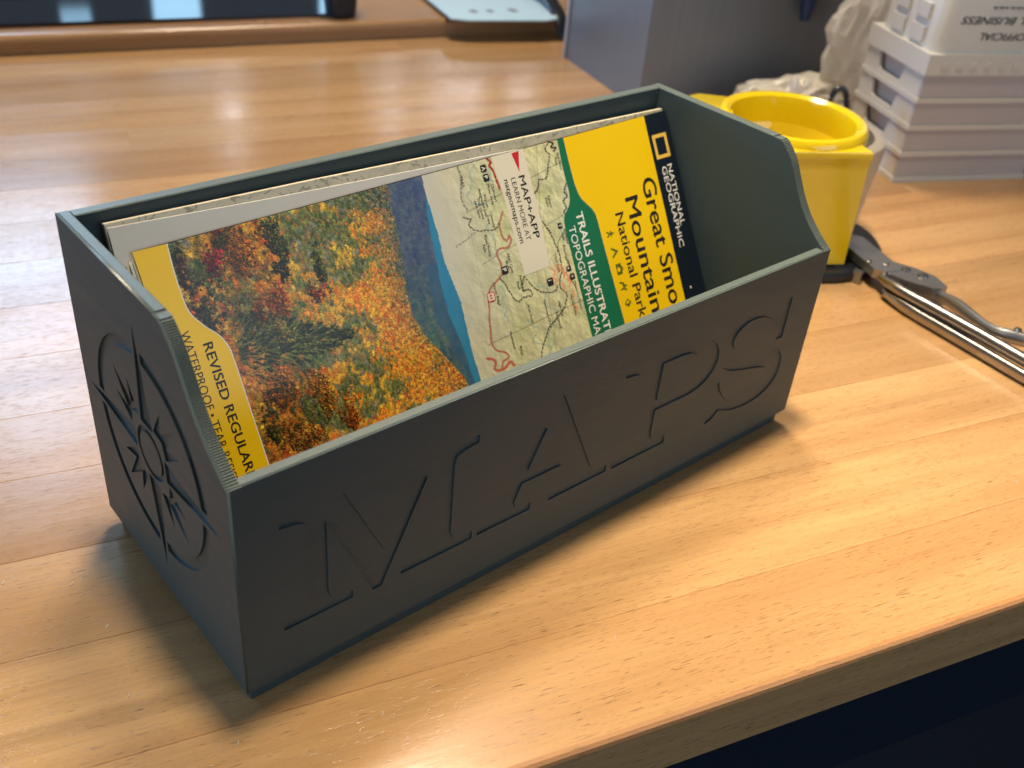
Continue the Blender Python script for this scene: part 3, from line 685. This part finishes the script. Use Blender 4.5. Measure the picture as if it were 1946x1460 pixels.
# activity pictograms: hiker, tent, camera, rider, trail sign
def icon(polys, cu, cv, sc_): flat('pictogram', [[(cu+y*sc_, cv+x*sc_) for x, y in pl] for pl in polys], .15, M['icon_ink'])
icon([[(-.1,.75),(.25,.75),(.25,.45),(.8,.2),(.7,.05),(.25,.2),(.25,-.1),(.7,-.9),(.4,-1),(.05,-.35),(-.4,-1),(-.7,-.9),(-.2,-.1),(-.2,.2),(-.55,-.05),(-.65,.1),(-.3,.5)],[(-.05,.85),(.2,.85),(.2,1.15),(-.05,1.15)]], 182.6, 40.8, 1.9)
icon([[(-1.2,-.9),(0,1),(1.2,-.9),(.7,-.9),(0,.15),(-.7,-.9)]], 182.8, 48.3, 1.9)
icon([[(-1.1,-.8),(-1.1,.6),(-.5,.6),(-.3,.95),(.4,.95),(.6,.6),(1.1,.6),(1.1,-.8)],[(-.5,-.35),(-.2,.25),(.35,.25),(.6,-.35),(.1,-.65)]], 183.0, 55.4, 2.0)
icon([[(-1.1,-1),(-.8,.1),(-.5,.3),(-.2,.3),(-.1,1),(.25,1),(.3,.25),(.7,.5),(1,.85),(1.2,.7),(1,.3),(.75,0),(.7,-1),(.5,-1),(.4,-.2),(-.4,-.2),(-.8,-1)]], 183.0, 62.4, 1.9)
icon([[(0,-1.2),(-1.1,0),(0,1.2),(1.1,0)],[(0,-.8),(-.75,0),(0,.8),(.1,.1),(.1,-.6)]], 183.2, 69.6, 1.6)
# ---- the maps and the white card behind
bk = thing('folded_map', label='pale folded topographic map, hindmost in the box against its back wall', cat='map')
for nm, mm, dy, thk, dz in (('map_face', 'map_strip', 0, .4, 0), ('map_page', 'paper_edge', .55, .8, -.15), ('map_page', 'paper', 1.45, .5, -.5)):
    bm = bmesh.new()
    pl = [(10.8, 113.9+dz), (80, 112.9+dz), (150, 111.3+dz), (244.6, 109.6+dz), (244.6, 14), (10.8, 14)]
    yb = lambda z: 90.4+dy-(112-z)*.30
    add_prism(bm, pl, lambda a, z: (a, yb(z), z), lambda a, z: (a, yb(z)+thk, z)); link(nm, finish(bm, nm), M[mm], bk)
bm = bmesh.new(); pl = [(11.2, 113.0), (60, 110.9), (110, 109.3), (160, 107.9), (215, 106.0), (215, 13), (11.2, 13)]
cyb = lambda z: 89.6-(112-z)*.36
add_prism(bm, pl, lambda a, z: (a, cyb(z), z), lambda a, z: (a, cyb(z)+.35, z))
tag(link('white_card', finish(bm, 'card'), M['paper']), 'plain white card sheet standing between the two folded maps', 'card')

# ------------------------------------------------------------------ grey cabinet behind
e1 = Vector((.961, -.276, 0)); e2 = Vector((.276, .961, 0))
cab = thing('grey_cabinet', (474.9, 307.7, 0), BR, label='tall blue-grey ribbed bin standing behind the yellow holder', cat='bin')
bm = bmesh.new(); add_box(bm, 0, 330, 0, 120, 0, 210); link('body', finish(bm, 'body', bevel=1.2, seg=2), M['cabinet'], cab)
bm = bmesh.new(); add_box(bm, -1.6, -.2, 118.2, 121.6, 0, 210); link('corner_trim', finish(bm, 'trim'), M['white_pl2'], cab)
bm = bmesh.new(); add_loft(bm, [circ(0, 0, 3.2, 48, 12), circ(0, 0, 5.5, 58, 12), circ(0, 0, 7.5, 90, 12)]); bmesh.ops.translate(bm, verts=bm.verts, vec=(128, -7.8, 13))
link('hook', finish(bm, 'hook', True), M['blue_hook'], cab)

# ------------------------------------------------------------------ stacked white trays
fr = Vector((.901, -.435, 0)); fa = math.atan2(-.435, .901)
def tray(parent_loc, zz, first=False):
    t_ = thing('plastic_tray', (parent_loc[0], parent_loc[1], zz), fa, cat='tray', group='white trays in the stack')
    Wt, Dt, Ht = 100, 66, 17.4
    # body: hollow, slightly tapered towards the top, open notch in the left side
    bm = bmesh.new()
    add_box(bm, 0, Wt, 0, 2, 3.6, Ht); link('front_panel', finish(bm, 'front', bevel=.3), M['white_pl2'], t_)
    bm = bmesh.new()
    prf = [(2.05, 3.6), (2.05, Ht), (20, Ht), (22, Ht-2), (24, 7.5), (27, 6), (47, 6), (50, 7.5), (51.5, Ht-2), (53, Ht), (Dt, Ht), (Dt, 3.6)]
    add_prism(bm, prf, lambda y, z: (0, y, z), lambda y, z: (2.2, y, z)); link('side_panel', finish(bm, 'side'), M['white_pl'], t_)
    bm = bmesh.new(); add_prism(bm, prf, lambda y, z: (Wt-2.2, y, z), lambda y, z: (Wt, y, z)); link('side_panel', finish(bm, 'side'), M['white_pl'], t_)
    bm = bmesh.new(); add_box(bm, 2.3, Wt-2.3, Dt-2, Dt, 3.6, Ht); link('back_panel', finish(bm, 'back'), M['white_pl2'], t_)
    bm = bmesh.new(); add_box(bm, -1.1, Wt+1.1, -.9, Dt+1.1, 0.15, 3.2)
    link('lip', finish(bm, 'lip', bevel=.9, seg=2), M['white_pl'], t_)
    bm = bmesh.new(); add_box(bm, 4, Wt-4, 5, Dt-4, 3.6, Ht-2); link('inner_block', finish(bm, 'inner', bevel=3, seg=2), M['white_pl2'], t_)
    return t_
base_xy = (532.0, 127.5)
names = ['white plastic tray lying directly on the bench, lowest of the stack', 'white plastic tray just above the lowest one in the stack', 'white plastic tray in the middle of the stack of four', 'white plastic tray right under the lettered tub']
for k in range(4): tray(base_xy, k*17.65)['label'] = names[k]
tb = thing('plastic_tub', (base_xy[0], base_xy[1], 70.7), fa, label='white tub with upside-down black lettering on top of the trays', cat='tub')
bm = bmesh.new(); add_box(bm, -1.6, 101.6, -1.4, 67.6, .1, 13.0); link('rim', finish(bm, 'rim', bevel=1.2, seg=2), M['white_pl'], tb)
for k in range(9):
    bm = bmesh.new(); add_box(bm, 8+k*10.4, 12.5+k*10.4, -2.3, -1.45, 5, 8.2); link('rim_stud', finish(bm, 'stud', bevel=.35), M['white_pl'], tb)
bm = bmesh.new()
def rr2(x0, x1, y0, y1, r_, z):
    out = []
    for cx, cy, a0 in ((x1-r_, y1-r_, 0), (x0+r_, y1-r_, 90), (x0+r_, y0+r_, 180), (x1-r_, y0+r_, 270)):
        for q_ in range(6): a = R(a0+q_*18); out.append((cx+r_*math.cos(a), cy+r_*math.sin(a), z))
    return out
add_loft(bm, [rr2(2, 98, 1.5, 64, 8, 13.1), rr2(2.6, 97.4, 2, 63, 8, 60), rr2(4, 96, 4, 62, 8, 64)]); link('body', finish(bm, 'tub', True), M['white_pl'], tb)
for yy_, zz_ in ((22, 16), (22, 30), (44, 16), (44, 30)):
    bm = bmesh.new(); add_box(bm, .3, 2.4, yy_-7, yy_+7, zz_, zz_+9); link('side_boss', finish(bm, 'boss', bevel=1, seg=2), M['white_pl'], tb)
FT = Matrix(((1, 0, 0, 0), (0, 0, -1, 0), (0, 1, 0, 0), (0, 0, 0, 1)))
def tubtext(body, xr, zb, cap, fit, bold=.01):
    # upside down: text x -> -x, text y -> -z, glyphs facing -y
    B = Matrix(((-1, 0, 0, xr), (0, 0, -1, 1.35), (0, -1, 0, zb), (0, 0, 0, 1)))
    link('lettering', text_mesh(body, cap, bold, fit, None, B, .25, 1.0, 1), M['ink'], tb)
tubtext('NOFFICIAL', 70.6, 25.6, 4.3, 39.6); tubtext('L BUSINESS', 60.5, 35.2, 4.3, 46.0)
for k in range(9):                                 # unreadable small print above the lettering
    bm = bmesh.new(); add_box(bm, 34+k*4.1, 34+k*4.1+(2.9, 3.3, 2.2)[k % 3], 1.25, 1.4, 40.4, 41.3); link('print_mark', finish(bm, 'mark'), M['ink'], tb)

# ------------------------------------------------------------------ crumpled bag and clip
def crumple(cx, cy, cz, rx, ry, rz_, seed, amp=.28, rot=0):
    bm = bmesh.new(); bmesh.ops.create_icosphere(bm, subdivisions=4, radius=1)
    for v in bm.verts:
        p = v.co.copy(); d = 0; f = 1.3; a_ = amp
        for o in range(4): d += a_*(abs(noise.noise(p*f+Vector((seed, seed*2.3, 0))))*2-.5); f *= 2.1; a_ *= .55
        q_ = p*(1+d); x, y = q_.x*rx, q_.y*ry
        v.co = Vector((cx+x*math.cos(rot)-y*math.sin(rot), cy+x*math.sin(rot)+y*math.cos(rot), max(cz+q_.z*rz_, .3)))
    return bm
bagt = thing('plastic_bag', label='crumpled white plastic bag lying behind the tray stack', cat='bag')
link('bag_body', finish(crumple(566, 232, 14, 66, 26, 20, 3.1, .30, -.35), 'bag', False), M['bag'], bagt)
link('bag_fold', finish(crumple(592, 205, 58, 30, 12, 62, 7.7, .24, -.9), 'bag', False), M['bag'], bagt)
link('bag_fold', finish(crumple(532, 214, 22, 16, 12, 20, 9.2, .30, .3), 'bag', False), M['bag'], bagt)
clp = thing('binder_clip', (512, 168, 0), -.6, label='black clip standing between the yellow holder and the white bag', cat='clip')
bm = bmesh.new(); add_prism(bm, [(-6, 0), (6, 0), (2.2, 30), (-2.2, 30)], lambda a, b: (-8, a, b), lambda a, b: (8, a, b)); link('clip_body', finish(bm, 'clip', bevel=.8), M['black'], clp)
bm = bmesh.new(); add_tube(bm, spline([(-5, 0, 29), (-6, 3, 40), (-3, 5, 50), (3, 5, 50), (6, 3, 40), (5, 0, 29)], 6), 2.0, 2.0, 8); link('clip_handle', finish(bm, 'handle', True), M['black'], clp)

# ------------------------------------------------------------------ yellow holder on its black foot
yc = (384, 117)
yh = thing('yellow_holder', (0, 0, 0), label='glossy yellow tub-shaped holder with a round mouth, beside the right end of the box', cat='holder')
# round collar
def lathe(prof_, cx, cy, n=64):
    bm = bmesh.new(); add_loft(bm, [circ(cx, cy, r_, z_, n) for r_, z_ in prof_], False, False); return bm
bm = lathe([(27.5, 8), (32, 58), (36, 62.5), (39.0, 65), (40.2, 68.5), (39.8, 71.8), (38, 74.0), (35.6, 74.4), (33.4, 72.8), (32.6, 69), (31.6, 40), (30, 6), (.5, 5.9)], *yc)
link('cup', finish(bm, 'cup', True), M['yellow'], yh)
def hullpoly(ins, z):
    P = [(386.5, 68), (330, 106), (352, 166), (374, 171)]
    c = Vector((372, 112))
    out = []
    for a, b in zip(P, P[1:]+P[:1]): pass
    for p in P:
        d = (Vector(p)-c); out.append((*(c+d*(1-ins)), z))
    return out
# straight-sided front shell with sharp lip
def shell(z, k):
    P = [Vector(q_) for q_ in ((386.8, 68.2), (327, 104), (340, 170), (372, 172), (384, 160), (352, 130), (351, 108), (391, 79))]
    c = Vector((384, 90)); return [(*(c+(p-c)*k), z) for p in P]
bm = bmesh.new(); add_loft(bm, [shell(7.5, 1.09), shell(60, 1.0), shell(64.5, 1.005), shell(66.5, 1.03), shell(69.4, 1.03), shell(70.2, 1.0)])
link('shell', finish(bm, 'shell', True, .5, 2), M['yellow'], yh)
bm = lathe([(.5, 6.2), (33, 6.3), (34.5, 12), (37.6, 46), (38.6, 58), (38.0, 63), (35, 64.5), (32, 64)], 404, 115)
for v in bm.verts:                                # keep the outer cup outside the yellow one
    d_ = Vector((v.co.x-yc[0], v.co.y-yc[1])); rmin = 33.6+max(0, v.co.z-40)*.06
    if v.co.z > 8 and d_.length < rmin and d_.length > 1e-3: d_ = d_.normalized()*rmin; v.co.x = yc[0]+d_.x; v.co.y = yc[1]+d_.y
link('clear_cup', finish(bm, 'clear', True), M['frost'], yh)
bm = lathe([(.5, .2), (44, .2), (46.5, 1.5), (46.5, 4.2), (45, 5.8), (.5, 5.9)], 398, 104)
link('foot', finish(bm, 'foot', True), M['black'], yh)

# ------------------------------------------------------------------ folding pliers
pt = thing('multitool', label='steel folding pliers multitool lying open at the right beside the yellow holder', cat='multitool')
def plate(name, poly, z0, z1, m, bev=.5):
    bm = bmesh.new(); add_prism(bm, poly, lambda a, b: (a, b, z0), lambda a, b: (a, b, z1)); return link(name, finish(bm, name, False, bev, 2), m, pt)
plate('jaw', [(399, 74), (414, 81), (417, 76), (405, 47), (400, 41), (391, 44), (389, 50)], 7, 12, M['steel_matt'])
bm = bmesh.new(); add_tube(bm, spline([(390, 46, 8.5), (386, 30, 8.5), (384.5, 12, 8.5), (382, -14, 8.5), (379, -40, 8.5), (377, -70, 8.5), (376, -100, 8.5)], 6), 3.0, 3.2, 14, lambda t_: min(1, .55+t_*4)); link('handle_channel', finish(bm, 'channel', True), M['steel'], pt)
bm = bmesh.new(); add_tube(bm, spline([(384, 38, 4), (380, 20, 4), (377.5, 0, 4), (374.5, -25, 4), (371.5, -50, 4), (370, -76, 4), (370, -100, 4)], 6), 1.3, 2.8, 12, lambda t_: min(1, .5+t_*5)); link('handle_channel', finish(bm, 'channel', True), M['steel'], pt)
bm = bmesh.new(); add_tube(bm, spline([(388, 40, 3.5), (383, 18, 3.5), (380.5, -6, 3.5), (377, -30, 3.5), (373, -60, 3.5), (371.5, -95, 3.5)], 6), 3.6, 2.0, 10); link('inner_blade', finish(bm, 'inner', True), M['black'], pt)
plate('pivot_plate', [(400, 52), (407, 49), (411, 38), (412, 27), (407, 17), (399, 20), (394, 32), (393, 44)], 5, 11.5, M['steel_matt'])
bm = bmesh.new(); add_tube(bm, spline([(404, 20, 7), (401, 8, 7.5), (395, -8, 8), (393, -20, 8), (398, -32, 8), (401, -48, 8), (400, -70, 8), (396, -92, 8)], 7), 2.5, 3.2, 10, lambda t_: .8+.35*math.sin(t_*9)**2); link('lever_arm', finish(bm, 'lever', True), M['steel_matt'], pt)
for (x, y, z_, r_) in ((404, 40, 11.6, 2.6), (406, 31, 11.6, 2.9), (399, 49, 11.6, 1.8), (397, -27, 11.6, 2.0), (401, -42, 11.9, 2.2), (393, 56, 12.1, 1.6)):
    bm = bmesh.new(); add_loft(bm, [circ(x, y, r_, z_, 14), circ(x, y, r_*.9, z_+.8, 14), circ(x, y, r_*.5, z_+1.2, 14)]); link('rivet', finish(bm, 'rivet', True), M['steel'], pt)
plate('thumb_stud', [(387, 60), (391, 61), (391.5, 56), (387.5, 55)], .4, 6.8, M['steel_matt'], .6)

# ------------------------------------------------------------------ things on the back bench
def bpt(s, n): return e1*s+e2*n
bm = bmesh.new(); add_box(bm, -420, 205, 634, 758, 14.2, 17.0)
tag(link('acrylic_sheet', finish(bm, 'sheet', bevel=.5), M['glass_dark'], None, None, BR), 'dark blue glossy acrylic sheet lying on the back bench at upper left', 'sheet')
bm = bmesh.new(); add_box(bm, -460, 236, 764, 800, 14.3, 34)
tag(link('navy_rail', finish(bm, 'rail', bevel=2, seg=2), M['navy'], None, None, BR), 'long dark navy bar across the back bench behind the glossy sheet', 'bar')
ft = thing('navy_pot', (378, 556, 14.2), label='dark navy round foot standing at the edge of the back bench', cat='pot')
bm = bmesh.new(); add_loft(bm, [circ(0, 0, 9, 0, 28), circ(0, 0, 12.5, 1.6, 28), circ(0, 0, 17.5, 60, 28)]); link('body', finish(bm, 'pot', True), M['navy'], ft)
bm = bmesh.new(); add_loft(bm, [circ(0, 0, 18.4, 60.1, 28), circ(0, 0, 18.6, 66, 28)]); link('rim', finish(bm, 'rim', True), M['navy'], ft)
cd = []
top = [(475, 590), (448, 499), (458, 489), (520, 462), (532, 462), (560, 500), (580, 590)]
bm = bmesh.new(); add_prism(bm, top, lambda a, b: (a, b, 17.2), lambda a, b: (a, b, 18.4))
c_ = link('blue_card', finish(bm, 'card'), M['blue_card'])
tag(c_, 'pale blue card overhanging the lip of the back bench', 'card')
for (a, b, s_) in ((478, 508, 3), (492, 503, 2.6), (512, 497, 3.4)):
    bm = bmesh.new(); add_box(bm, a-s_, a+s_, b-s_*1.4, b+s_*1.4, 18.45, 18.6); link('print_mark', finish(bm, 'mark'), M['cabinet'], c_)
bm = bmesh.new(); add_tube(bm, spline([(570, 640, 20), (566, 570, 24), (558, 515, 27), (548, 486, 23), (540, 468, 16.5), (538, 458, 4)], 6), 6.5, 1.8, 10)
tag(link('black_strap', finish(bm, 'strap', True), M['black']), 'black curved strap beside the pale blue card', 'strap')
# a few chips and scratches of dust on the bench
for k in range(26):
    r_ = random.Random(900+k); x, y = r_.uniform(-40, 300), r_.uniform(-100, 90)
    if -2 < x < 252 and -2 < y < 100: continue
    bm = bmesh.new(); ln = r_.uniform(.5, 1.6); add_tube(bm, spline([(0, 0, .18), (ln*.5, r_.uniform(-.3, .3), .3), (ln, r_.uniform(-.4, .4), .18)], 3), .12, .12, 5)
    tag(link('dust_fibre', finish(bm, 'dust'), M['paper'], None, (x, y, .0), r_.uniform(0, 3)), 'tiny pale fibre of dust on the bench top', 'dust', 'dust fibres on the bench')
